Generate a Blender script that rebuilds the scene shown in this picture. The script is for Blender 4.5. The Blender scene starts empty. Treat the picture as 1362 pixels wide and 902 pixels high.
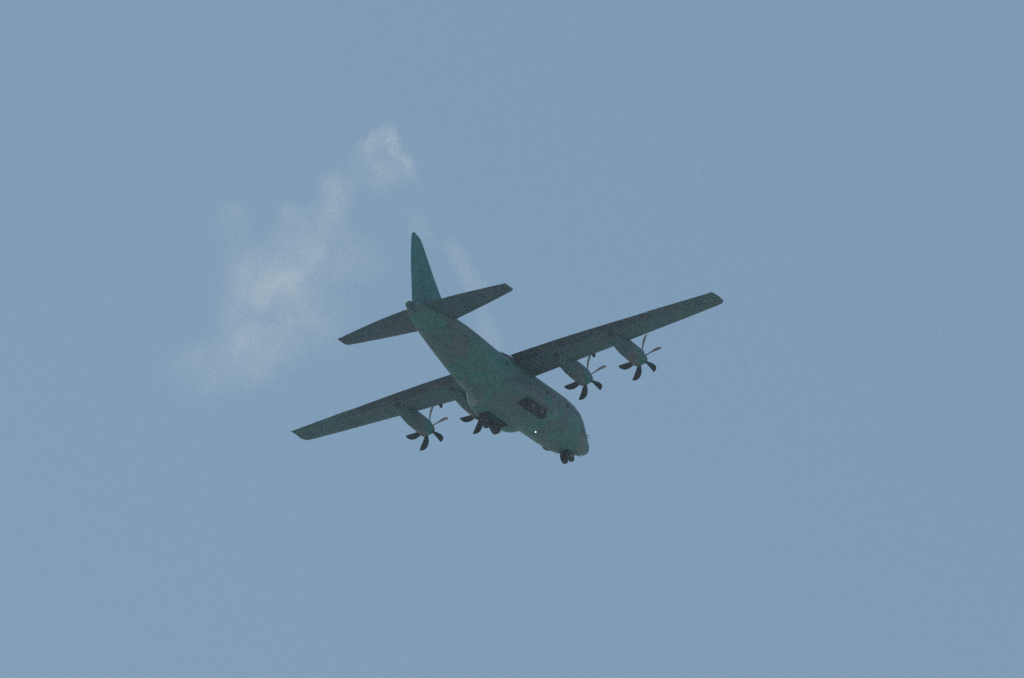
import bpy, bmesh, math, random
import numpy as np
from mathutils import Matrix, Vector

random.seed(7)
SC = bpy.context.scene
COL = SC.collection

# ------------------------------------------------------------------ camera
ELEV = math.radians(28.0)                 # the photographer looks up at the sky
FPX, WPX, HPX = 22660.0, 1362.0, 902.0    # about a 600 mm lens on full frame
CAM = np.array([0.0, 0.0, 1.7])
AX = np.array([1.0, 0.0, 0.0])
AY = np.array([0.0, -math.sin(ELEV), math.cos(ELEV)])
AZ = np.array([0.0, -math.cos(ELEV), -math.sin(ELEV)])
cam_d = bpy.data.cameras.new('camera')
cam = bpy.data.objects.new('camera', cam_d)
COL.objects.link(cam)
cam_d.sensor_fit = 'HORIZONTAL'
cam_d.sensor_width = 36.0
cam_d.lens = FPX / WPX * 36.0
cam_d.clip_start = 1.0
cam_d.clip_end = 60000.0
cam.location = CAM
cam.rotation_euler = (math.radians(90) + ELEV, 0, 0)
SC.camera = cam

# ------------------------------------------------------------------ sky and sun
SUN_EL, SUN_AZ = math.radians(52), math.radians(-75)     # azimuth from the view direction (+Y), left is negative
w = bpy.data.worlds.new('World'); SC.world = w; w.use_nodes = True
nt = w.node_tree
sky = nt.nodes.new('ShaderNodeTexSky'); sky.sky_type = 'NISHITA'; sky.sun_disc = False
sky.sun_elevation = SUN_EL
sky.sun_rotation = SUN_AZ
sky.altitude = 100; sky.air_density = 1.0; sky.dust_density = 1.8; sky.ozone_density = 0.0
bg = nt.nodes['Background']; bg.inputs['Strength'].default_value = 0.117
wb = nt.nodes.new('ShaderNodeMix'); wb.data_type = 'RGBA'; wb.blend_type = 'MULTIPLY'      # the camera's white balance, even over the whole sky
wb.inputs[0].default_value = 1.0; wb.inputs[7].default_value = (0.95, 1.058, 0.965, 1)
nt.links.new(sky.outputs['Color'], wb.inputs[6]); nt.links.new(wb.outputs[2], bg.inputs['Color'])
sd = bpy.data.lights.new('sun', 'SUN'); sd.energy = 3.0; sd.angle = math.radians(0.53); sd.color = (1.0, 0.95, 0.88)
sun = bpy.data.objects.new('sun', sd); COL.objects.link(sun)
sdir = Vector((math.sin(SUN_AZ) * math.cos(SUN_EL), math.cos(SUN_AZ) * math.cos(SUN_EL), math.sin(SUN_EL)))
sun.rotation_euler = sdir.to_track_quat('Z', 'Y').to_euler()
sun.location = (0, 0, 900)
SC.view_settings.view_transform = 'Standard'; SC.view_settings.look = 'None'
SC.view_settings.exposure = 0.0; SC.view_settings.gamma = 1.0
SC.view_settings.use_curve_mapping = False
HAZE = 3.5e-5                                              # per metre
SC.cycles.use_denoising = False
SC.cycles.volume_bounces = 2
SC.cycles.volume_max_steps = 512

# ------------------------------------------------------------------ materials
def new_mat(name):
    m = bpy.data.materials.new(name); m.use_nodes = True
    return m, m.node_tree, m.node_tree.nodes['Principled BSDF']

def plain(name, col, rough=0.5, metal=0.0, var=0.25, scale=3.0):
    m, t, b = new_mat(name)
    tc = t.nodes.new('ShaderNodeTexCoord')
    n = t.nodes.new('ShaderNodeTexNoise'); n.inputs['Scale'].default_value = scale; n.inputs['Detail'].default_value = 5
    t.links.new(tc.outputs['Object'], n.inputs['Vector'])
    r = t.nodes.new('ShaderNodeValToRGB')
    r.color_ramp.elements[0].position = 0.3; r.color_ramp.elements[1].position = 0.7
    r.color_ramp.elements[0].color = (*[c * (1 - var) for c in col], 1)
    r.color_ramp.elements[1].color = (*[min(1, c * (1 + var)) for c in col], 1)
    t.links.new(n.outputs['Fac'], r.inputs['Fac'])
    t.links.new(r.outputs['Color'], b.inputs['Base Color'])
    b.inputs['Roughness'].default_value = rough; b.inputs['Metallic'].default_value = metal
    return m

GREEN, GREY, BROWN = (0.048, 0.195, 0.172), (0.092, 0.148, 0.158), (0.135, 0.140, 0.150)

def camo(name, a=GREEN, b_=GREY, c=BROWN, scale=0.22, bias=0.0, off=(0, 0, 0), grad=None, gedge=0.0):
    """worn military paint: large soft patches of three colours, streaks and grime, fine relief"""
    m, t, b = new_mat(name)
    N, L = t.nodes.new, t.links.new
    tc = N('ShaderNodeTexCoord')
    mp = N('ShaderNodeMapping'); mp.inputs['Location'].default_value = off
    L(tc.outputs['Object'], mp.inputs['Vector'])
    def noise(sc, det=4, rough=0.5, dist=0.0):
        n = N('ShaderNodeTexNoise'); n.inputs['Scale'].default_value = sc; n.inputs['Detail'].default_value = det
        n.inputs['Roughness'].default_value = rough; n.inputs['Distortion'].default_value = dist
        L(mp.outputs['Vector'], n.inputs['Vector']); return n.outputs['Fac']
    def ramp(fac, p0, p1):
        r = N('ShaderNodeMapRange'); r.inputs['From Min'].default_value = p0; r.inputs['From Max'].default_value = p1
        r.interpolation_type = 'SMOOTHSTEP'
        L(fac, r.inputs['Value']); return r.outputs['Result']
    def mix(fac, A, B, mode='MIX'):
        x = N('ShaderNodeMix'); x.data_type = 'RGBA'; x.blend_type = mode
        if isinstance(fac, float): x.inputs['Factor'].default_value = fac
        else: L(fac, x.inputs['Factor'])
        for k, v in ((6, A), (7, B)):
            if isinstance(v, tuple): x.inputs[k].default_value = (*v, 1)
            else: L(v, x.inputs[k])
        return x.outputs[2]
    f1 = ramp(noise(scale, 3, 0.5, 0.6), 0.47 + bias, 0.53 + bias)
    mp2 = N('ShaderNodeMapping'); mp2.inputs['Location'].default_value = (off[0] + 31, off[1] + 7, off[2] - 13)
    L(tc.outputs['Object'], mp2.inputs['Vector'])
    n2 = N('ShaderNodeTexNoise'); n2.inputs['Scale'].default_value = scale * 1.3; n2.inputs['Detail'].default_value = 3
    n2.inputs['Distortion'].default_value = 0.5
    L(mp2.outputs['Vector'], n2.inputs['Vector'])
    f2 = ramp(n2.outputs['Fac'], 0.54, 0.60)
    if grad:      # a painted boundary with a direction of its own
        d = N('ShaderNodeVectorMath'); d.operation = 'DOT_PRODUCT'; d.inputs[1].default_value = grad
        L(tc.outputs['Object'], d.inputs[0])
        wob = N('ShaderNodeMath'); wob.operation = 'MULTIPLY_ADD'; wob.inputs[1].default_value = 0.7
        L(noise(1.4, 2), wob.inputs[0]); L(d.outputs['Value'], wob.inputs[2])
        f1 = ramp(wob.outputs[0], gedge + 0.30, gedge + 0.40)
    colr = mix(f1, a, b_)
    colr = mix(f2, colr, c)
    # grime and fading
    g = noise(0.9, 8, 0.65)
    mpS = N('ShaderNodeMapping'); mpS.inputs['Scale'].default_value = (0.35, 4.0, 4.0)
    L(tc.outputs['Object'], mpS.inputs['Vector'])
    ns = N('ShaderNodeTexNoise'); ns.inputs['Scale'].default_value = 1.0; ns.inputs['Detail'].default_value = 6
    L(mpS.outputs['Vector'], ns.inputs['Vector'])
    colr = mix(ramp(g, 0.35, 0.75), colr, mix(0.35, colr, (0.03, 0.036, 0.044)))
    colr = mix(ramp(ns.outputs['Fac'], 0.50, 0.75), colr, mix(0.30, colr, (0.18, 0.21, 0.22)))
    L(colr, b.inputs['Base Color'])
    rr = N('ShaderNodeMapRange'); rr.inputs['To Min'].default_value = 0.42; rr.inputs['To Max'].default_value = 0.68
    L(g, rr.inputs['Value']); L(rr.outputs['Result'], b.inputs['Roughness'])
    # shallow skin waviness between the frames
    bp = N('ShaderNodeBump'); bp.inputs['Strength'].default_value = 0.25; bp.inputs['Distance'].default_value = 0.02
    L(noise(2.2, 3), bp.inputs['Height']); L(bp.outputs['Normal'], b.inputs['Normal'])
    return m

M_BODY = camo('fuselage_paint', bias=0.025)
M_WING = camo('wing_paint', a=(0.050, 0.130, 0.142), b_=(0.058, 0.118, 0.138), c=(0.080, 0.104, 0.130), scale=0.3, off=(5, 3, 1))
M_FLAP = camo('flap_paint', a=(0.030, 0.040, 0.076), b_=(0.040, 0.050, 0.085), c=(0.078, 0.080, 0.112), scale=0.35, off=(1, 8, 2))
M_TAIL = camo('tailplane_paint', a=(0.046, 0.096, 0.122), b_=(0.052, 0.090, 0.120), c=(0.068, 0.086, 0.112), scale=0.3, off=(9, 1, 4))
M_FIN = camo('fin_paint', a=(0.022, 0.210, 0.198), b_=(0.030, 0.185, 0.180), c=(0.042, 0.150, 0.156), scale=0.4, off=(2, 2, 9))
M_NAC = camo('nacelle_paint', a=(0.190, 0.172, 0.176), b_=(0.022, 0.180, 0.160), c=(0.100, 0.115, 0.125), scale=0.3,
             grad=(0.15, -1.0, 0.5), gedge=-0.05)
M_SPON = camo('sponson_paint', scale=0.3, off=(3, 5, 3))
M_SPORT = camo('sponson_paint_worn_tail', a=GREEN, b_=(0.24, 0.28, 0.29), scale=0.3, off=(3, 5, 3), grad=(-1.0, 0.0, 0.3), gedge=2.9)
M_TYRE = plain('tyre_rubber', (0.034, 0.035, 0.040), 0.85)
M_RIM = plain('wheel_metal', (0.22, 0.22, 0.23), 0.6, 0.2)
M_STRUT = plain('strut_metal', (0.09, 0.09, 0.1), 0.5, 0.3)
M_BAY = plain('bay_interior', (0.028, 0.032, 0.038), 0.8)
M_BLADE = plain('propeller_blade_paint', (0.035, 0.035, 0.040), 0.75)
M_BLADE.node_tree.nodes['Principled BSDF'].inputs['Specular IOR Level'].default_value = 0.15
M_SPIN = plain('spinner_paint', (0.030, 0.032, 0.036), 0.4)
M_EXH = plain('exhaust_metal', (0.10, 0.085, 0.075), 0.5, 0.7)
M_BLACK = plain('black_trim', (0.02, 0.02, 0.022), 0.5)
M_GLASS = plain('cockpit_glass', (0.012, 0.016, 0.02), 0.06)
M_GLASS.node_tree.nodes['Principled BSDF'].inputs['Specular IOR Level'].default_value = 0.12
M_PALE = plain('pale_grey', (0.26, 0.28, 0.28), 0.55)
def emit(name, col, s):
    m, t, b = new_mat(name)
    b.inputs['Base Color'].default_value = (*col, 1)
    b.inputs['Emission Color'].default_value = (*col, 1); b.inputs['Emission Strength'].default_value = s
    return m
M_LAMP = emit('beacon_light', (1.0, 1.0, 0.95), 4.0)

# ------------------------------------------------------------------ mesh helpers (aircraft axes: x forward, y port, z up)
O = np.array([-12.0, 0.0, 0.0])            # the empty sits here in model coordinates

def mesh_obj(name, verts, faces, mat, parent=None, smooth=True, origin=None, angle=38):
    o0 = O if origin is None else np.array(origin, float)
    me = bpy.data.meshes.new(name)
    me.from_pydata([tuple(np.array(v, float) - o0) for v in verts], [], faces)
    bm = bmesh.new(); bm.from_mesh(me)
    bmesh.ops.remove_doubles(bm, verts=bm.verts, dist=1e-5)
    bmesh.ops.recalc_face_normals(bm, faces=bm.faces)
    if smooth:
        for f in bm.faces: f.smooth = True
        for e in bm.edges:
            if len(e.link_faces) == 2 and e.calc_face_angle(0) > math.radians(angle): e.smooth = False
    bm.to_mesh(me); bm.free()
    me.materials.append(mat)
    o = bpy.data.objects.new(name, me); COL.objects.link(o)
    if parent is not None:
        o.parent = parent
        po = PORG.get(parent, O)
        o.location = o0 - po
    PORG[o] = o0
    return o
PORG = {}

def loft(rings, cap0=True, cap1=True):
    n = len(rings[0]); V = []; F = []
    for r in rings: V += [tuple(p) for p in r]
    for i in range(len(rings) - 1):
        for j in range(n):
            k = (j + 1) % n
            F.append((i*n + j, i*n + k, (i+1)*n + k, (i+1)*n + j))
    if cap0: F.append(tuple(range(n))[::-1])
    if cap1: F.append(tuple((len(rings)-1)*n + j for j in range(n)))
    return V, F

def tube(p0, p1, r0, r1=None, n=10):
    r1 = r0 if r1 is None else r1
    p0, p1 = np.array(p0, float), np.array(p1, float)
    d = p1 - p0; d /= np.linalg.norm(d)
    a = np.cross(d, [0, 0, 1]) if abs(d[2]) < 0.9 else np.cross(d, [0, 1, 0]); a /= np.linalg.norm(a); b = np.cross(d, a)
    R = [[p + r * (math.cos(2*math.pi*j/n) * a + math.sin(2*math.pi*j/n) * b) for j in range(n)] for p, r in ((p0, r0), (p1, r1))]
    return loft(R)

def box(x0, x1, y0, y1, z0, z1):
    V = [(x, y, z) for x in (x0, x1) for y in (y0, y1) for z in (z0, z1)]
    return V, [(0,1,3,2), (4,6,7,5), (0,4,5,1), (2,3,7,6), (0,2,6,4), (1,5,7,3)]

def join(*parts):
    V, F = [], []
    for v, f in parts:
        k = len(V); V += list(v); F += [tuple(i + k for i in q) for q in f]
    return V, F

def pchip(xs, ys):
    xs = np.array(xs, float); ys = np.array(ys, float)
    h = np.diff(xs); dl = np.diff(ys) / h; d = np.zeros_like(ys)
    for i in range(1, len(xs) - 1):
        if dl[i-1] * dl[i] > 0:
            w1, w2 = 2*h[i] + h[i-1], h[i] + 2*h[i-1]
            d[i] = (w1 + w2) / (w1 / dl[i-1] + w2 / dl[i])
    d[0], d[-1] = dl[0], dl[-1]
    def f(x):
        x = min(max(x, xs[0]), xs[-1]); i = int(min(max(np.searchsorted(xs, x) - 1, 0), len(h) - 1))
        t = (x - xs[i]) / h[i]
        return ((1+2*t)*(1-t)**2*ys[i] + t*(1-t)**2*h[i]*d[i] + t*t*(3-2*t)*ys[i+1] + t*t*(t-1)*h[i]*d[i+1])
    return f

# ------------------------------------------------------------------ the aircraft
plane = bpy.data.objects.new('cargo_plane', None); COL.objects.link(plane)
plane.empty_display_size = 5
plane['label'] = 'dark green four-engined turboprop cargo plane flying with its landing gear down'
plane['category'] = 'airplane'
PORG[plane] = O
Rc = np.array([[0.483409647479, -0.869973185199, -0.097271628746],
               [-0.338438757711, -0.288212296346, 0.895763852538],
               [-0.807325411469, -0.400100398986, -0.433757248616]])   # forward, port, up in camera axes
TX, TY, DIST = 679.602, 507.154, 1424.0
CW = np.stack([AX, AY, AZ], 1)
ref_world = CAM + CW @ np.array([(TX - WPX/2) / FPX * DIST, -(TY - HPX/2) / FPX * DIST, -DIST])
Rw = CW @ Rc
pos = ref_world + Rw @ (O - np.array([-12.0, 0, 1.0]))
mw = Matrix.Identity(4)
for i in range(3):
    for j in range(3): mw[i][j] = Rw[i, j]
    mw[i][3] = pos[i]
plane.matrix_world = mw

# ---- fuselage: stations (x, half width, top, bottom, squareness)
FS = [(0.62, 0.03, -0.86, -0.94, 2.0), (0.57, 0.22, -0.68, -1.10, 2.0), (0.38, 0.42, -0.50, -1.26, 2.0), (0.0, 0.66, -0.26, -1.44, 2.0),
      (-0.6, 0.92, 0.06, -1.64, 2.0), (-1.2, 1.18, 0.42, -1.84, 2.0), (-1.8, 1.42, 0.92, -2.02, 2.05), (-2.5, 1.68, 1.50, -2.20, 2.1),
      (-3.4, 1.94, 1.90, -2.36, 2.1), (-4.6, 2.10, 2.06, -2.40, 2.1), (-6.0, 2.17, 2.12, -2.42, 2.1), (-10.0, 2.17, 2.14, -2.42, 2.1),
      (-15.0, 2.16, 2.06, -2.38, 2.1), (-16.4, 2.14, 2.02, -2.24, 2.15), (-18.0, 2.12, 2.02, -1.82, 2.25), (-20.0, 2.05, 2.08, -1.06, 2.35),
      (-22.0, 1.94, 2.16, -0.32, 2.4), (-24.0, 1.76, 2.18, 0.36, 2.4), (-26.0, 1.42, 2.14, 0.86, 2.3), (-27.5, 1.10, 2.06, 1.14, 2.2),
      (-28.4, 0.74, 1.98, 1.30, 2.1), (-28.9, 0.46, 1.86, 1.40, 2.0), (-29.1, 0.06, 1.66, 1.54, 2.0)]
FS = FS[::-1]
fx = [f[0] for f in FS]
f_hw, f_zt, f_zb, f_n = [pchip(fx, [f[k] for f in FS]) for k in (1, 2, 3, 4)]
def FP(x, a, off=0.0):
    """fuselage surface; a = 0 port side, 90 top, -90 belly (degrees)"""
    a = math.radians(a)
    hw, zt, zb, n = f_hw(x), f_zt(x), f_zb(x), f_n(x)
    c, s = math.cos(a), math.sin(a); e = 2.0 / n
    def raw(hw, zt, zb):
        return np.array([x, hw * math.copysign(abs(c)**e, c), (zt+zb)/2 + (zt-zb)/2 * math.copysign(abs(s)**e, s)])
    p = raw(hw, zt, zb)
    if off:
        p1 = FP(x + 0.02, math.degrees(a)); p2 = FP(x - 0.02, math.degrees(a))
        q1 = FP(x, math.degrees(a) + 0.5); q2 = FP(x, math.degrees(a) - 0.5)
        nn = np.cross(p1 - p2, q1 - q2); nn /= max(np.linalg.norm(nn), 1e-9)
        cc = np.array([x, 0, (zt+zb)/2])
        if nn @ (p - cc) < 0: nn = -nn
        p = p + nn * off
    return p
NS = 72
xs = sorted(set(list(np.linspace(-29.5, 0.98, 110)) + [0.92, 0.95, 0.8, 0.72, 0.5, 0.35]))
V, F = loft([[FP(x, 360*j/NS) for j in range(NS)] for x in xs])
fus = mesh_obj('fuselage', V, F, M_BODY, plane)

def skin_patch(name, x0, x1, a0, a1, mat, parent, off=0.015, nx=8, na=8, depth=0.05):
    """a panel lying on the skin, with real thickness"""
    top = [[FP(x0 + (x1-x0)*i/nx, a0 + (a1-a0)*j/na, off) for j in range(na+1)] for i in range(nx+1)]
    bot = [[FP(x0 + (x1-x0)*i/nx, a0 + (a1-a0)*j/na, off - depth) for j in range(na+1)] for i in range(nx+1)]
    V = [p for r in top for p in r] + [p for r in bot for p in r]
    w_ = na + 1; K = (nx+1) * w_; F = []
    for i in range(nx):
        for j in range(na):
            q = (i*w_+j, i*w_+j+1, (i+1)*w_+j+1, (i+1)*w_+j)
            F.append(q); F.append(tuple(k + K for k in q[::-1]))
    for i in range(nx):
        for j in (0, na):
            F.append((i*w_+j, (i+1)*w_+j, (i+1)*w_+j+K, i*w_+j+K))
    for j in range(na):
        for i in (0, nx):
            F.append((i*w_+j, i*w_+j+1, i*w_+j+1+K, i*w_+j+K))
    return mesh_obj(name, V, F, mat, parent)

skin_patch('cargo_ramp', -19.2, -16.1, -146, -34, M_BODY, fus, 0.02, 12, 18)
skin_patch('cargo_door', -24.6, -19.3, -140, -40, M_BODY, fus, 0.02, 16, 18)
for sgn in (1, -1):
    c = 0 if sgn > 0 else 180
    def A(a): return c + sgn * a
    skin_patch('paratroop_door', -17.2, -16.1, A(-22), A(26), M_BODY, fus, 0.018)
    # small square cabin window in the door
    skin_patch('cabin_window', -16.80, -16.50, A(4), A(13), M_GLASS, fus, 0.026, 3, 3)
    for xw in (-6.2, -9.6):
        skin_patch('cabin_window', xw - 0.18, xw + 0.18, A(4), A(14), M_GLASS, fus, 0.012, 3, 3)
    # flight-deck glazing: side panes, lower panes, windscreen panes
    for (x0, x1, a0, a1) in ((-3.35, -2.80, 14, 30), (-2.75, -2.25, 16, 34), (-2.20, -1.80, 18, 40),
                             (-3.42, -2.58, -24, -8), (-2.50, -2.05, -16, 2), (-2.05, -1.60, -6, 10),
                             (-2.30, -1.70, 46, 64), (-2.25, -1.65, 67, 88)):
        skin_patch('window_pane', x0, x1, A(a0), A(a1), M_GLASS, fus, 0.012, 4, 4)
skin_patch('crew_door', -4.1, -3.3, -50, 8, M_BODY, fus, 0.018)
skin_patch('nose_radome', -0.15, 0.56, 0, 359.9, camo('radome_paint', a=(0.055, 0.075, 0.078), b_=(0.06, 0.08, 0.082), c=(0.06, 0.075, 0.08)), fus, 0.012, 8, 40, 0.03)
# dark sensor blister low on the port cheek, blade aerials under the belly, pitot tubes by the nose
def blade_aerial(x, a, h, c, mat=M_BLACK, t=0.05):
    p = FP(x, a, -0.02); n = FP(x, a, 0.5) - FP(x, a, 0.0); n /= np.linalg.norm(n)
    side = np.cross(n, [1, 0, 0]); side /= np.linalg.norm(side); X = np.array([1.0, 0, 0])
    R = []
    for k, f in ((0, 1.0), (0.6, 0.82), (1.0, 0.5)):
        q = p + n * h * k - X * c * 0.25 * k
        R.append([q + X * c*f*0.5, q + X*c*f*0.15 + side*t*f, q - X*c*f*0.5, q + X*c*f*0.15 - side*t*f])
    V, F = loft(R)
    return mesh_obj('blade_aerial', V, F, mat, fus, smooth=False)
for x, a, h, c in ((-18.5, 90, 0.4, 0.45), (-6.0, 90, 0.4, 0.5)):
    blade_aerial(x, a, h, c)
def blister(name, p, n, L, W, H, mat, parent):
    p, n = np.array(p), np.array(n) / np.linalg.norm(n)
    X = np.array([1.0, 0, 0]); X = X - n * (X @ n); X /= np.linalg.norm(X); S = np.cross(n, X)
    R = []
    for k in range(7):
        el = math.radians(-20 + k * 18)
        R.append([p + X*L*math.cos(el)*math.cos(t) + S*W*math.cos(el)*math.sin(t) + n*H*math.sin(el)
                  for t in [2*math.pi*j/16 for j in range(16)]])
    V, F = loft(R); return mesh_obj(name, V, F, mat, parent)
def on_skin(x, a): return FP(x, a), FP(x, a, 0.2) - FP(x, a)
p, n = on_skin(-4.1, -50); blister('sensor_blister', p, n, 0.55, 0.2, 0.14, M_BLACK, fus)
p, n = on_skin(-8.5, -91); blister('beacon_lamp', p, n, 0.042, 0.038, 0.06, M_LAMP, fus)
for sgn in (1, -1):
    for dz in (-12, -4):
        a = dz if sgn > 0 else 180 - dz
        p, n = on_skin(-1.75, a); n = n / np.linalg.norm(n)
        V, F = join(tube(p - n*0.02, p + n*0.14, 0.035, 0.03, 8), tube(p + n*0.14 - np.array([0.05, 0, 0]), p + n*0.14 + np.array([0.26, 0, 0]), 0.03, 0.02, 8))
        mesh_obj('pitot_tube', V, F, M_BLACK, fus)

# ---- wings
def airfoil(n=13, cam=0.02):
    """list of (chord fraction, thickness factor up, down) for unit thickness"""
    out = []
    for k in range(n):
        x = (1 - math.cos(math.pi * k / (n-1) / 1.0)) / 2
        out.append(x)
    return out
def yt(x): return 5 * (0.2969*math.sqrt(max(x, 0)) - 0.1260*x - 0.3516*x*x + 0.2843*x**3 - 0.1036*x**4)
def yc(x, m=0.02, p=0.4):
    return m/p**2*(2*p*x - x*x) if x < p else m/(1-p)**2*((1-2*p) + 2*p*x - x*x)
def ring(y, xle, chord, z, tc, cut_lo=1.0, cut_up=1.0, n=12, inc=0.0, vertical=False, start=0.0, m=0.02):
    """closed aerofoil loop; inc degrees nose up; for the fin swap y and z"""
    pts = []
    lo = [start + (cut_lo-start) * (1 - math.cos(math.pi*k/(2*(n-1))*1.0)) for k in range(n)]
    up = [start + (cut_up-start) * (1 - math.cos(math.pi*k/(2*(n-1))*1.0)) for k in range(n)]
    for x in lo[::-1]: pts.append((x, yc(x, m)*1.0 - yt(x)*tc))
    for x in (up if start > 0 else up[1:]): pts.append((x, yc(x, m)*1.0 + yt(x)*tc))
    ci, si = math.cos(math.radians(inc)), math.sin(math.radians(inc))
    R = []
    for fx_, fz in pts:
        dx, dz = -fx_*chord, fz*chord
        X, Z = xle + dx*ci - dz*si, dz*ci + dx*si
        R.append((X, z + Z if not vertical else Z, 0) if False else ((X, y, z + Z) if not vertical else (X, Z, y)))
    return R

W_Y = [0.0, 1.9, 5.6, 10.24, 14.25, 19.4, 19.9, 20.12, 20.22]
w_le = pchip(W_Y, [-10.58, -10.60, -10.68, -10.80, -10.95, -11.14, -11.22, -11.40, -11.70])
w_te = pchip([0, 1.9, 5.6, 14.25, 19.4, 20.3], [-15.42, -15.42, -15.25, -14.33, -13.70, -13.60])
w_z = lambda y: 1.52 + 0.66 * y / 20.2
w_tc = pchip([0, 5.6, 20, 20.22], [0.175, 0.165, 0.12, 0.05])
def strip(name, y0, y1, k, start, mat, parent, le, te, z, tc, sgn, m=0.02, gap=0.008, inc=0.0):
    """a control surface: the aft part of the same aerofoil, behind a narrow hinge gap"""
    rr = []
    for i in range(k):
        y = y0 + (y1-y0)*i/(k-1); ch = le(y) - te(y)
        r = ring(y, le(y), ch, z(y), tc(y), 0.999, 0.999, start=start + gap, m=m)
        hx, hz = le(y) - start*ch, z(y) + yc(start, m)*ch
        ci, si = math.cos(math.radians(inc)), math.sin(math.radians(inc))
        rr.append([(hx + (p[0]-hx)*ci - (p[2]-hz)*si, sgn*p[1], hz + (p[2]-hz)*ci + (p[0]-hx)*si) for p in r])
    V, F = loft(rr); return mesh_obj(name, V, F, mat, parent)
for sgn in (1, -1):
    rings = []
    for y in (0.0, 1.0, 2.2, 4.0, 6.0, 8.0, 10.2, 12.2, 14.24, 14.30, 16.5, 19.36, 19.37, 19.9, 20.12, 20.22):
        ch = w_le(y) - w_te(y)
        cut = 0.70 if y < 14.27 else 0.76 if y < 19.365 else 0.999
        rings.append([(p[0], sgn*p[1], p[2]) for p in ring(y, w_le(y), ch, w_z(y), w_tc(y), cut, cut)])
    V, F = loft(rings)
    wing = mesh_obj('wing', V, F, M_WING, plane)
    for y0, y1 in ((1.9, 7.50), (7.54, 14.22)):
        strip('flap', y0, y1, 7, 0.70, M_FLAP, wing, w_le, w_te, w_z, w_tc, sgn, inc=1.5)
    strip('aileron', 14.30, 19.33, 6, 0.76, M_WING, wing, w_le, w_te, w_z, w_tc, sgn, inc=-0.5)
    # landing lamp under the leading edge between the engines
    xl, zl = w_le(7.35) - 0.12, w_z(7.35) - 0.22
    blister('landing_lamp', (xl, sgn*7.35, zl + 0.05), (0.3, 0, -1), 0.16, 0.16, 0.28, M_BLACK, wing)
    # static wicks on the trailing edge and a navigation lamp at the tip
    for y in (15.5, 17.5, 19.0, 20.1):
        xa = w_te(y) + 0.03; z = w_z(y)
        V, F = tube((xa, sgn*y, z), (xa - 0.28, sgn*(y + 0.05), z), 0.012, 0.008, 6); mesh_obj('static_wick', V, F, M_BLACK, wing)
    blister('navigation_lamp', (-12.0, sgn*20.19, w_z(20.2)), (0, sgn, 0), 0.18, 0.07, 0.08, M_PALE, wing)
# wing-root fairing over the fuselage top
rr = []
for x, hw, zt in ((-9.4, 0.5, 2.10), (-9.9, 1.35, 2.20), (-10.8, 1.75, 2.34), (-13.0, 1.85, 2.36), (-15.0, 1.75, 2.24), (-15.8, 1.62, 2.16), (-16.5, 1.2, 2.06), (-17.0, 0.4, 2.0)):
    rr.append([(x, hw*math.cos(math.pi*j/12), 1.2 + (zt-1.2)*math.sin(math.pi*j/12)**0.7) for j in range(13)])
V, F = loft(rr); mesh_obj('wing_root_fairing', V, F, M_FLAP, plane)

# ---- tailplanes
t_le = pchip([0, 1.8, 7.4, 7.9, 8.0], [-23.75, -24.15, -25.55, -25.72, -25.95])
t_te = pchip([0, 2.4, 8.0], [-28.35, -28.2, -27.27])
t_tc = pchip([0, 7.6, 8.0], [0.12, 0.10, 0.05])
for sgn in (1, -1):
    rr = []
    for y in (0.0, 1.0, 2.0, 3.5, 5.0, 6.4, 7.50, 7.51, 7.75, 7.92, 8.0):
        ch = t_le(y) - t_te(y); cut = 0.65 if y < 7.505 else 0.999
        rr.append([(p[0], sgn*p[1], p[2]) for p in ring(y, t_le(y), ch, 1.75, t_tc(y), cut, cut, m=-0.008)])
    V, F = loft(rr); st = mesh_obj('tailplane', V, F, M_TAIL, plane)
    strip('elevator', 0.9, 7.47, 6, 0.65, M_TAIL, st, t_le, t_te, lambda y: 1.75, t_tc, sgn, m=-0.008, inc=-1.0)

# ---- fin
v_le = pchip([1.2, 2.2, 4.35, 6.48, 8.5, 8.85, 9.06], [-21.6, -22.15, -23.43, -24.68, -25.72, -25.95, -26.35])
v_te = pchip([1.2, 2.22, 8.84, 9.06], [-28.9, -28.72, -27.46, -27.30])
v_tc = pchip([1.2, 8.6, 9.06], [0.125, 0.11, 0.09])
rr = []
for z in (1.2, 2.16, 2.17, 3.6, 4.8, 6.0, 7.2, 8.13, 8.14, 8.6, 8.85, 8.98, 9.06):
    ch = v_le(z) - v_te(z); cut = 0.70 if 2.165 < z < 8.135 else 0.999
    rr.append(ring(z, v_le(z), ch, 0, v_tc(z), cut, cut, vertical=True, m=0))
V, F = loft(rr); fin = mesh_obj('tail_fin', V, F, M_FIN, plane)
rr = []
for k in range(8):
    z = 2.2 + (8.11-2.2)*k/7; ch = v_le(z) - v_te(z)
    rr.append(ring(z, v_le(z), ch, 0, v_tc(z), 0.999, 0.999, vertical=True, start=0.706, m=0))
V, F = loft(rr); mesh_obj('rudder', V, F, M_FIN, fin)
# dorsal fillet
rr = []
for x, h, hw in ((-18.2, 2.10, 0.03), (-19.5, 2.36, 0.12), (-21.0, 2.80, 0.20), (-22.3, 3.25, 0.24), (-23.2, 3.5, 0.22)):
    rr.append([(x, hw*math.cos(math.pi*j/8), 1.9 + (h-1.9)*math.sin(math.pi*j/8)**1.0) for j in range(9)])
V, F = loft(rr); mesh_obj('dorsal_fillet', V, F, M_FIN, fin)
blister('tail_beacon', (-27.0, 0, 9.03), (0, 0, 1), 0.12, 0.1, 0.16, M_BLACK, fin)
# small dark fairing at the foot of the rudder
V, F = loft([[(x, r*math.cos(2*math.pi*j/12), 1.62 + r*math.sin(2*math.pi*j/12)*0.8) for j in range(12)] for x, r in ((-28.8, 0.42), (-29.3, 0.36), (-29.62, 0.22), (-29.72, 0.05))])
mesh_obj('tail_cone', V, F, M_TAIL, fus)

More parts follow.
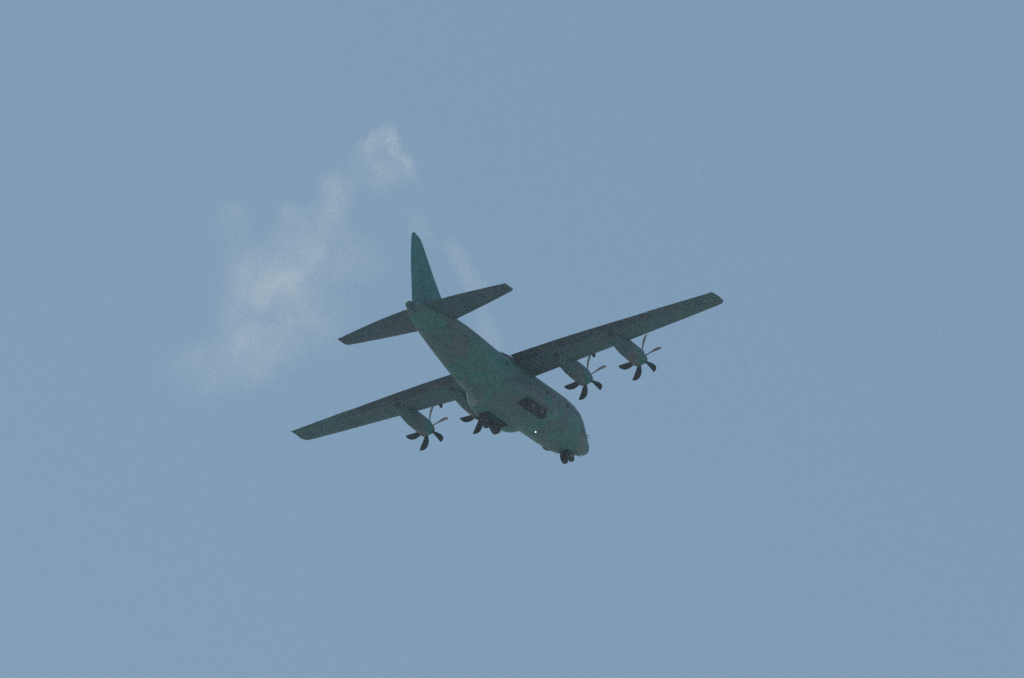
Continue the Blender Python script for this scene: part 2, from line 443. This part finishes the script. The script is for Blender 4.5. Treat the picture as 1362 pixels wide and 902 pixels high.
# ---- main gear sponsons with open wheel bays
SX = [(-17.2, 0.03), (-16.9, 0.25), (-16.2, 0.52), (-15.2, 0.80), (-14.2, 0.95), (-13.2, 1.0), (-10.6, 1.0), (-9.8, 0.96), (-9.0, 0.80), (-8.5, 0.58), (-8.25, 0.32), (-8.15, 0.04)]
sp_f = pchip([a for a, _ in SX], [b for _, b in SX])
BAY0, BAY1 = -14.2, -10.75
def SP(x, t, sgn):
    """sponson outer skin, t 0 (top, at the fuselage side) .. 1 (bottom, under the belly)"""
    k = sp_f(x)
    a = math.radians(100 - 255 * t)
    yo, zo = 1.45, -1.35
    sq = 0.50 if math.sin(a) > 0 else 0.70
    return (x, sgn * (yo + 1.36 * k * math.copysign(abs(math.cos(a))**sq, math.cos(a))), zo + (0.92 if math.sin(a) > 0 else 0.88) * k * math.copysign(abs(math.sin(a))**sq, math.sin(a)))
for sgn in (1, -1):
    xs = sorted(set([round(v, 3) for v in np.linspace(-17.2, -8.15, 40)] + [BAY0, BAY1]))
    NT = 28; B0, B1 = 17, 21
    V = []; F = []
    for x in xs: V += [SP(x, j/NT, sgn) for j in range(NT+1)]
    for i in range(len(xs)-1):
        for j in range(NT):
            if BAY0 <= xs[i] and xs[i+1] <= BAY1 and B0 <= j < B1: continue
            F.append((i*(NT+1)+j, i*(NT+1)+j+1, (i+1)*(NT+1)+j+1, (i+1)*(NT+1)+j))
    sp = mesh_obj('sponson', V, F, M_SPORT if sgn > 0 else M_SPON, plane)
    m = sp.modifiers.new('skin', 'SOLIDIFY'); m.thickness = 0.04; m.offset = -1
    # added pale strips draw the sky highlight along the fairing's top and nose
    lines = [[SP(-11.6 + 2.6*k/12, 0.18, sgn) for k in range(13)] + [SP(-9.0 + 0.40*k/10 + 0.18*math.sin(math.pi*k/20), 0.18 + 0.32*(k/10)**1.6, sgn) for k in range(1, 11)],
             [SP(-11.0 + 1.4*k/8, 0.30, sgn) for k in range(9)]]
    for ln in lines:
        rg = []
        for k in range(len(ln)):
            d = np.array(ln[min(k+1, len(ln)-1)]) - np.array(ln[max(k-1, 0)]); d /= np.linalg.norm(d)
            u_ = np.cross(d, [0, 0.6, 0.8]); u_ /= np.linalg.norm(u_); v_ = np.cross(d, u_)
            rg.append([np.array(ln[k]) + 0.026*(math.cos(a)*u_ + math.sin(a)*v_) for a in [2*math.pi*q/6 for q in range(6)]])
        V, F = loft(rg); mesh_obj('highlight_strip', V, F, M_PALE, sp)
    # bay lining
    ya, yb = sorted((sgn*1.55, sgn*2.62))
    V, F = box(BAY0 - 0.02, BAY1 + 0.02, ya, yb, -1.75, -0.8)
    F = [f for k, f in enumerate(F) if k != 4]           # open below
    mesh_obj('wheel_bay', V, F, M_BAY, sp, smooth=False)
    # bay doors hanging from both edges
    for yd, tilt in ((1.52, -0.06), (2.66, 0.10)):
        y0, y1 = sgn*yd, sgn*(yd + tilt)
        z0 = -2.20 if yd < 2 else -2.0
        V = [(x, y + dy, z) for x in (BAY0+0.05, BAY1-0.05) for (y, z) in ((y0, z0), (y1, z0 - 0.22)) for dy in (-0.02, 0.02)]
        F = [(0,1,3,2), (4,6,7,5), (0,4,5,1), (2,3,7,6), (0,2,6,4), (1,5,7,3)]
        mesh_obj('bay_door', V, F, M_SPON, sp, smooth=False)

def wheel(name, c, r, wd, hub, parent, rimside):
    """tyre with rounded shoulders round a y axis, rim as its sub-part"""
    prof = [(-wd*0.30, hub), (-wd*0.5, hub + (r-hub)*0.25), (-wd*0.5, hub + (r-hub)*0.62), (-wd*0.40, r*0.955), (-wd*0.2, r*0.995), (0, r),
            (wd*0.2, r*0.995), (wd*0.40, r*0.955), (wd*0.5, hub + (r-hub)*0.62), (wd*0.5, hub + (r-hub)*0.25), (wd*0.30, hub)]
    n = 32
    R = [[np.array(c) + np.array([q[1]*math.cos(2*math.pi*j/n), q[0], q[1]*math.sin(2*math.pi*j/n)]) for j in range(n)] for q in prof]
    V, F = loft(R, False, False)
    t = mesh_obj(name, V, F, M_TYRE, parent)
    R = [[np.array(c) + np.array([q[1]*math.cos(2*math.pi*j/24), q[0], q[1]*math.sin(2*math.pi*j/24)]) for j in range(24)]
         for q in ((-wd*0.36, 0.05), (-wd*0.36, hub*0.35), (-wd*0.22, hub*0.5), (-wd*0.25, hub*0.85), (-wd*0.32, hub*1.02), (wd*0.32, hub*1.02), (wd*0.25, hub*0.85), (wd*0.22, hub*0.5), (wd*0.36, hub*0.35), (wd*0.36, 0.05))]
    V, F = loft(R); mesh_obj('rim', V, F, M_RIM, t)
    return t
MWZ = -2.32
for sgn in (1, -1):
    for xw in (-11.55, -13.1):
        wheel('main_wheel', (xw, sgn*2.2, MWZ), 0.70, 0.50, 0.30, plane, sgn)
        V, F = join(tube((xw, sgn*1.72, MWZ), (xw, sgn*2.2, MWZ), 0.09), tube((xw + 0.0, sgn*1.76, MWZ - 0.1), (xw + 0.0, sgn*1.76, -1.0), 0.11), tube((xw, sgn*1.76, MWZ + 0.1), (xw + (0.6 if xw > -12 else -0.6), sgn*1.76, -1.3), 0.05))
        mesh_obj('main_gear_strut', V, F, M_STRUT, plane)
# nose gear
NWX, NWZ = -3.0, -2.74
for s2 in (1, -1):
    wheel('nose_wheel', (NWX, s2*0.31, NWZ), 0.49, 0.32, 0.2, plane, s2)
V, F = join(tube((NWX, -0.42, NWZ), (NWX, 0.42, NWZ), 0.06), tube((NWX, 0, NWZ), (NWX + 0.1, 0, -2.0), 0.10, 0.13), tube((NWX + 0.03, 0, NWZ + 0.3), (NWX - 0.9, 0, -2.1), 0.05))
mesh_obj('nose_gear_strut', V, F, M_STRUT, plane)
skin_patch('nose_bay_shade', -3.7, -2.25, -102, -78, M_BAY, plane, 0.012)  # dark patch on closed skin, painting the shade of an open bay
for s2 in (1, -1):
    V = [(x, s2*y + dy, z) for x in (-2.6, -1.6) for (y, z) in ((0.42, -2.0), (0.50, -2.36)) for dy in (-0.015, 0.015)]
    F = [(0,1,3,2), (4,6,7,5), (0,4,5,1), (2,3,7,6), (0,2,6,4), (1,5,7,3)]
    mesh_obj('nose_gear_door', V, F, M_BODY, plane, smooth=False)

# ---- engines and propellers
def nacelle_rings(zs, aft=False):
    st = [(-8.16, 0.52, zs + 0.46, zs - 0.76), (-8.19, 0.58, zs + 0.52, zs - 0.84), (-8.30, 0.61, zs + 0.56, zs - 0.88), (-8.9, 0.63, zs + 0.58, zs - 0.82),
          (-9.8, 0.645, zs + 0.62, zs - 0.72), (-10.62, 0.65, zs + 0.64, zs - 0.63)]
    if aft:
        st = [(-10.62, 0.645, zs + 0.63, zs - 0.625), (-11.4, 0.62, zs + 0.60, zs - 0.42), (-12.2, 0.54, zs + 0.5, zs - 0.16), (-12.9, 0.42, zs + 0.45, zs + 0.08), (-13.3, 0.30, zs + 0.4, zs + 0.22)]
    R = []
    for x, hw, zt, zb in st:
        e = 2/2.9
        R.append([(x, hw*math.copysign(abs(math.cos(a))**e, math.cos(a)), (zt+zb)/2 + (zt-zb)/2*math.copysign(abs(math.sin(a))**e, math.sin(a))) for a in [2*math.pi*j/32 for j in range(32)]])
    return R
# one blade along +z, turning axis x: swept scimitar outline, twisted
def blade_mesh():
    R = []
    st = [(0.36, 0.17, 0.13, 62, 0.0), (0.55, 0.22, 0.11, 58, 0.0), (0.75, 0.33, 0.09, 52, 0.03), (1.05, 0.47, 0.07, 44, 0.05), (1.4, 0.54, 0.05, 37, 0.03), (1.7, 0.52, 0.04, 32, -0.04), (1.92, 0.40, 0.03, 29, -0.14), (2.03, 0.24, 0.02, 28, -0.24), (2.06, 0.08, 0.012, 28, -0.30)]
    for r, c, t, tw, sw in st:
        tw = math.radians(tw); loop = []
        for j in range(12):
            a = 2*math.pi*j/12
            u, v = math.cos(a)*c*0.5 + sw, math.sin(a)*t*0.5
            loop.append((u*math.sin(tw) + v*math.cos(tw), u*math.cos(tw) - v*math.sin(tw), r))
        R.append(loop)
    V, F = loft(R)
    me = bpy.data.meshes.new('blade'); me.from_pydata(V, [], F)
    bm = bmesh.new(); bm.from_mesh(me); bmesh.ops.recalc_face_normals(bm, faces=bm.faces)
    for f in bm.faces: f.smooth = True
    bm.to_mesh(me); bm.free(); me.materials.append(M_BLADE); return me
BLADE = blade_mesh()
PHASE = {10.24: 48, 5.0: 51, -5.0: 45, -10.24: 48}
for y in (10.24, 5.0, -5.0, -10.24):
    zs = 1.42 if abs(y) > 8 else 1.30
    org = np.array([-10.5, y, zs])
    R = [[(p[0], y + p[1], p[2]) for p in r] for r in nacelle_rings(zs)]
    V, F = loft(R)
    nac = mesh_obj('engine_nacelle', V, F, M_NAC, plane, origin=org)
    V, F = loft([[(p[0], y + p[1], p[2]) for p in r] for r in nacelle_rings(zs, True)])
    mesh_obj('afterbody', V, F, M_WING, nac, origin=org)
    # chin intake: lip ring and dark throat
    lip = [[(x, y + ry*math.cos(2*math.pi*j/20), zs - 0.50 + rz*math.sin(2*math.pi*j/20)) for j in range(20)] for x, ry, rz in ((-8.6, 0.40, 0.24), (-8.24, 0.37, 0.22), (-8.18, 0.32, 0.18), (-8.3, 0.29, 0.15), (-8.5, 0.28, 0.14))]
    V, F = loft(lip, False, True); mesh_obj('intake_lip', V, F, M_BLACK, nac, origin=org)
    ex = [[(x, y + r*math.cos(2*math.pi*j/20), z + r*0.8*math.sin(2*math.pi*j/20)) for j in range(20)] for x, r, z in ((-12.2, 0.20, zs + 0.10), (-12.9, 0.20, zs + 0.16), (-13.3, 0.19, zs + 0.19), (-13.28, 0.16, zs + 0.19), (-12.9, 0.14, zs + 0.16))]
    V, F = loft(ex, True, True); mesh_obj('exhaust_pipe', V, F, M_EXH, nac, origin=org)
    # propeller: hub with blades and spinner
    px = -7.92; ho = np.array([px, y, zs])
    hub = [[(x, y + r*math.cos(2*math.pi*j/24), zs + r*math.sin(2*math.pi*j/24)) for j in range(24)] for x, r in ((px - 0.30, 0.40), (px - 0.24, 0.45), (px + 0.20, 0.45), (px + 0.24, 0.40))]
    V, F = loft(hub); prop = mesh_obj('propeller', V, F, M_SPIN, plane, origin=ho)
    sp = [[(px + x, y + r*math.cos(2*math.pi*j/24), zs + r*math.sin(2*math.pi*j/24)) for j in range(24)] for x, r in ((0.225, 0.44), (0.40, 0.41), (0.58, 0.34), (0.74, 0.23), (0.82, 0.12), (0.85, 0.03))]
    V, F = loft(sp); mesh_obj('spinner', V, F, M_SPIN, prop, origin=ho)
    for k in range(6):
        b = bpy.data.objects.new('blade', BLADE); COL.objects.link(b); b.parent = prop
        th = math.radians(PHASE[y] + 60*k)         # direction cos*port + sin*up
        b.rotation_euler = (-(math.pi/2 - th) if False else th - math.pi/2, 0, 0)

# ------------------------------------------------------------------ ground far below (out of frame, it lights the belly)
gm, gt, gb = new_mat('fields')
tc = gt.nodes.new('ShaderNodeTexCoord')
vn = gt.nodes.new('ShaderNodeTexVoronoi'); vn.inputs['Scale'].default_value = 0.006
gn = gt.nodes.new('ShaderNodeTexNoise'); gn.inputs['Scale'].default_value = 0.02; gn.inputs['Detail'].default_value = 8
for n in (vn, gn): gt.links.new(tc.outputs['Object'], n.inputs['Vector'])
gr = gt.nodes.new('ShaderNodeValToRGB')
gr.color_ramp.elements[0].color = (0.09, 0.14, 0.12, 1); gr.color_ramp.elements[1].color = (0.25, 0.30, 0.31, 1)
gx = gt.nodes.new('ShaderNodeMix'); gx.data_type = 'FLOAT'; gx.inputs[0].default_value = 0.5
gt.links.new(vn.outputs['Color'], gx.inputs[2]); gt.links.new(gn.outputs['Fac'], gx.inputs[3])
gt.links.new(gx.outputs[0], gr.inputs['Fac']); gt.links.new(gr.outputs['Color'], gb.inputs['Base Color'])
gb.inputs['Roughness'].default_value = 0.95
me = bpy.data.meshes.new('ground')
n = 64; RG = 12000.0
gv = [(RG*math.cos(2*math.pi*j/n), RG*math.sin(2*math.pi*j/n), 0) for j in range(n)]
me.from_pydata(gv, [], [tuple(range(n))]); me.materials.append(gm)
ground = bpy.data.objects.new('ground', me); COL.objects.link(ground)
ground['kind'] = 'structure'

# ------------------------------------------------------------------ clouds: thin scraps of vapour far behind the aircraft
def px_to_plane(px, py, dist):
    return CAM + CW @ np.array([(px - WPX/2) / FPX * dist, -(py - HPX/2) / FPX * dist, -dist])
CD = 5200.0
MPP = CD / FPX
def cloud(name, label, blobs, dens, seed, nscale=0.055, group=None, warp=12.0, wind=50.0, stretch=1.8, nmin=0.38):
    """blobs: (px, py, rx, ry, tilt deg, depth px, weight). One closed hull; density = sum of soft blobs broken up by noise"""
    cen = px_to_plane(sum(b[0] for b in blobs)/len(blobs), sum(b[1] for b in blobs)/len(blobs), CD)
    B = []
    for k, (px, py, rx, ry, tilt, dz, wt) in enumerate(blobs):
        p = px_to_plane(px, py, CD) + AZ * dz * MPP - cen
        B.append((p, rx*MPP, ry*MPP, math.radians(tilt), wt))
    ext = np.zeros((2, 3)); ext[0] = 1e9; ext[1] = -1e9
    for p, rx, ry, tl, wt in B:
        q = CW.T @ p; r = max(rx, ry) * 1.2 * np.array([1, 1, 0.55])
        ext[0] = np.minimum(ext[0], q - r); ext[1] = np.maximum(ext[1], q + r)
    V, F = box(ext[0][0], ext[1][0], ext[0][1], ext[1][1], ext[0][2], ext[1][2])
    me = bpy.data.meshes.new(name); me.from_pydata(V, [], F)
    bm = bmesh.new(); bm.from_mesh(me); bmesh.ops.recalc_face_normals(bm, faces=bm.faces); bm.to_mesh(me); bm.free()
    o = bpy.data.objects.new(name, me); COL.objects.link(o)
    M = Matrix.Identity(4)
    for i in range(3):
        for j in range(3): M[i][j] = CW[i, j]
        M[i][3] = cen[i]
    o.matrix_world = M
    o['label'] = label; o['category'] = 'cloud'
    if group: o['group'] = group
    m = bpy.data.materials.new(name + '_vapour'); m.use_nodes = True
    t = m.node_tree; t.nodes.clear(); N, L = t.nodes.new, t.links.new
    out = N('ShaderNodeOutputMaterial'); vs = N('ShaderNodeVolumePrincipled')
    vs.inputs['Color'].default_value = (0.98, 0.975, 0.96, 1); vs.inputs['Anisotropy'].default_value = 0.35
    tc = N('ShaderNodeTexCoord')
    def math_(op, a, b=None, c=None):
        x = N('ShaderNodeMath'); x.operation = op
        for k, v in enumerate((a, b, c)):
            if v is None: continue
            if isinstance(v, (int, float)): x.inputs[k].default_value = v
            else: L(v, x.inputs[k])
        return x.outputs[0]
    def noise(sc, det, rough, off, vec=tc.outputs['Object'], col=False, dist=0.0):
        mp = N('ShaderNodeMapping'); mp.inputs['Location'].default_value = (off, off*0.7, -off)
        L(vec, mp.inputs['Vector'])
        x = N('ShaderNodeTexNoise'); x.inputs['Scale'].default_value = sc; x.inputs['Detail'].default_value = det
        x.inputs['Roughness'].default_value = rough; x.inputs['Distortion'].default_value = dist
        L(mp.outputs['Vector'], x.inputs['Vector']); return x.outputs['Color'] if col else x.outputs['Fac']
    # warp the coordinates so that no blob keeps a smooth rim
    wn = noise(nscale*0.9, 3, 0.5, seed, col=True)
    sub = N('ShaderNodeVectorMath'); sub.operation = 'SUBTRACT'; L(wn, sub.inputs[0]); sub.inputs[1].default_value = (0.5, 0.5, 0.5)
    scl = N('ShaderNodeVectorMath'); scl.operation = 'SCALE'; L(sub.outputs[0], scl.inputs[0]); scl.inputs['Scale'].default_value = warp
    add = N('ShaderNodeVectorMath'); add.operation = 'ADD'; L(tc.outputs['Object'], add.inputs[0]); L(scl.outputs[0], add.inputs[1])
    tot = None
    for p, rx, ry, tl, wt in B:
        q = CW.T @ p
        mp = N('ShaderNodeMapping'); mp.vector_type = 'TEXTURE'
        mp.inputs['Location'].default_value = tuple(q); mp.inputs['Rotation'].default_value = (0, 0, tl)
        mp.inputs['Scale'].default_value = (rx, ry, 0.4*min(rx, ry))
        L(add.outputs[0], mp.inputs['Vector'])
        ln = N('ShaderNodeVectorMath'); ln.operation = 'LENGTH'; L(mp.outputs['Vector'], ln.inputs[0])
        mr = N('ShaderNodeMapRange'); mr.interpolation_type = 'SMOOTHERSTEP'
        mr.inputs['From Min'].default_value = 1.0; mr.inputs['From Max'].default_value = 0.0
        mr.inputs['To Min'].default_value = 0.0; mr.inputs['To Max'].default_value = wt
        L(ln.outputs['Value'], mr.inputs['Value'])
        tot = mr.outputs['Result'] if tot is None else math_('ADD', tot, mr.outputs['Result'])
    st_ = N('ShaderNodeMapping'); st_.vector_type = 'TEXTURE'      # filaments drawn out along the wind
    st_.inputs['Rotation'].default_value = (0, 0, math.radians(wind)); st_.inputs['Scale'].default_value = (stretch, 1.0, 1.0)
    L(add.outputs[0], st_.inputs['Vector'])
    nz = noise(nscale*1.5, 6, 0.6, seed + 40, vec=st_.outputs['Vector'])
    nr = N('ShaderNodeMapRange'); nr.inputs['From Min'].default_value = nmin; nr.inputs['From Max'].default_value = 0.66
    L(nz, nr.inputs['Value'])
    d = math_('MULTIPLY', math_('MULTIPLY', tot, nr.outputs['Result']), dens)
    L(d, vs.inputs['Density']); L(vs.outputs['Volume'], out.inputs['Volume'])
    me.materials.append(m)
    m.cycles.volume_step_rate = 0.5
    return o
cloud('wispy_cloud', 'broad ragged patch of thin pale cloud left of the tail fin',
      [(345, 395, 95, 90, 20, 0, 0.85), (385, 345, 85, 70, 30, 6, 0.8), (425, 300, 60, 60, 30, 2, 0.75), (447, 255, 40, 55, -20, -6, 0.95), (345, 455, 100, 80, 10, 5, 0.6),
       (285, 490, 110, 75, 10, -8, 0.45), (306, 297, 40, 50, 10, 4, 0.9), (320, 340, 44, 50, 0, 0, 0.45), (383, 286, 36, 30, 0, 0, 0.8), (465, 345, 80, 70, 30, 0, 0.45), (415, 420, 90, 85, 0, 6, 0.5)],
      0.058, 3.0, nscale=0.075, warp=11.0, stretch=1.25, nmin=0.25)
cloud('wispy_cloud', 'small bright curl of cloud above the tip of the tail fin',
      [(488, 198, 24, 22, 0, 0, 0.8), (500, 187, 24, 22, 0, 2, 1.0), (512, 179, 24, 22, 0, 0, 1.4), (521, 190, 17, 26, 35, -2, 1.4), (532, 205, 15, 28, 38, 0, 1.4),
       (544, 222, 13, 28, 38, 2, 1.2), (555, 239, 12, 24, 35, 0, 0.8), (510, 222, 80, 60, 0, -5, 0.32)],
      0.14, 17.0, nscale=0.13, warp=4.5, nmin=0.27, stretch=1.2)
cloud('wispy_cloud', 'faint narrow streak of cloud between the tail fin and the right tailplane',
      [(612, 350, 24, 62, 28, 0, 1.0), (638, 400, 30, 66, 18, 3, 1.0), (652, 445, 34, 50, 10, 0, 0.7), (562, 300, 34, 70, 10, -3, 0.3)],
      0.09, 29.0, nscale=0.07, warp=8.0, wind=-62.0)

# ------------------------------------------------------------------ the air: thin even haze around camera, ground and aircraft
hz_top = pos[2] + 40.0
V, F = box(-RG - 500, RG + 500, -RG - 500, RG + 500, -1.0, hz_top)
me = bpy.data.meshes.new('haze'); me.from_pydata(V, [], F)
bm = bmesh.new(); bm.from_mesh(me); bmesh.ops.recalc_face_normals(bm, faces=bm.faces); bm.to_mesh(me); bm.free()
haze = bpy.data.objects.new('haze', me); COL.objects.link(haze); haze['kind'] = 'stuff'
hm = bpy.data.materials.new('haze_air'); hm.use_nodes = True
t = hm.node_tree; t.nodes.clear()
ho_ = t.nodes.new('ShaderNodeOutputMaterial'); hv = t.nodes.new('ShaderNodeVolumePrincipled')
hv.inputs['Color'].default_value = (0.70, 0.87, 1.0, 1); hv.inputs['Density'].default_value = HAZE; hv.inputs['Anisotropy'].default_value = 0.2
t.links.new(hv.outputs['Volume'], ho_.inputs['Volume'])
me.materials.append(hm)
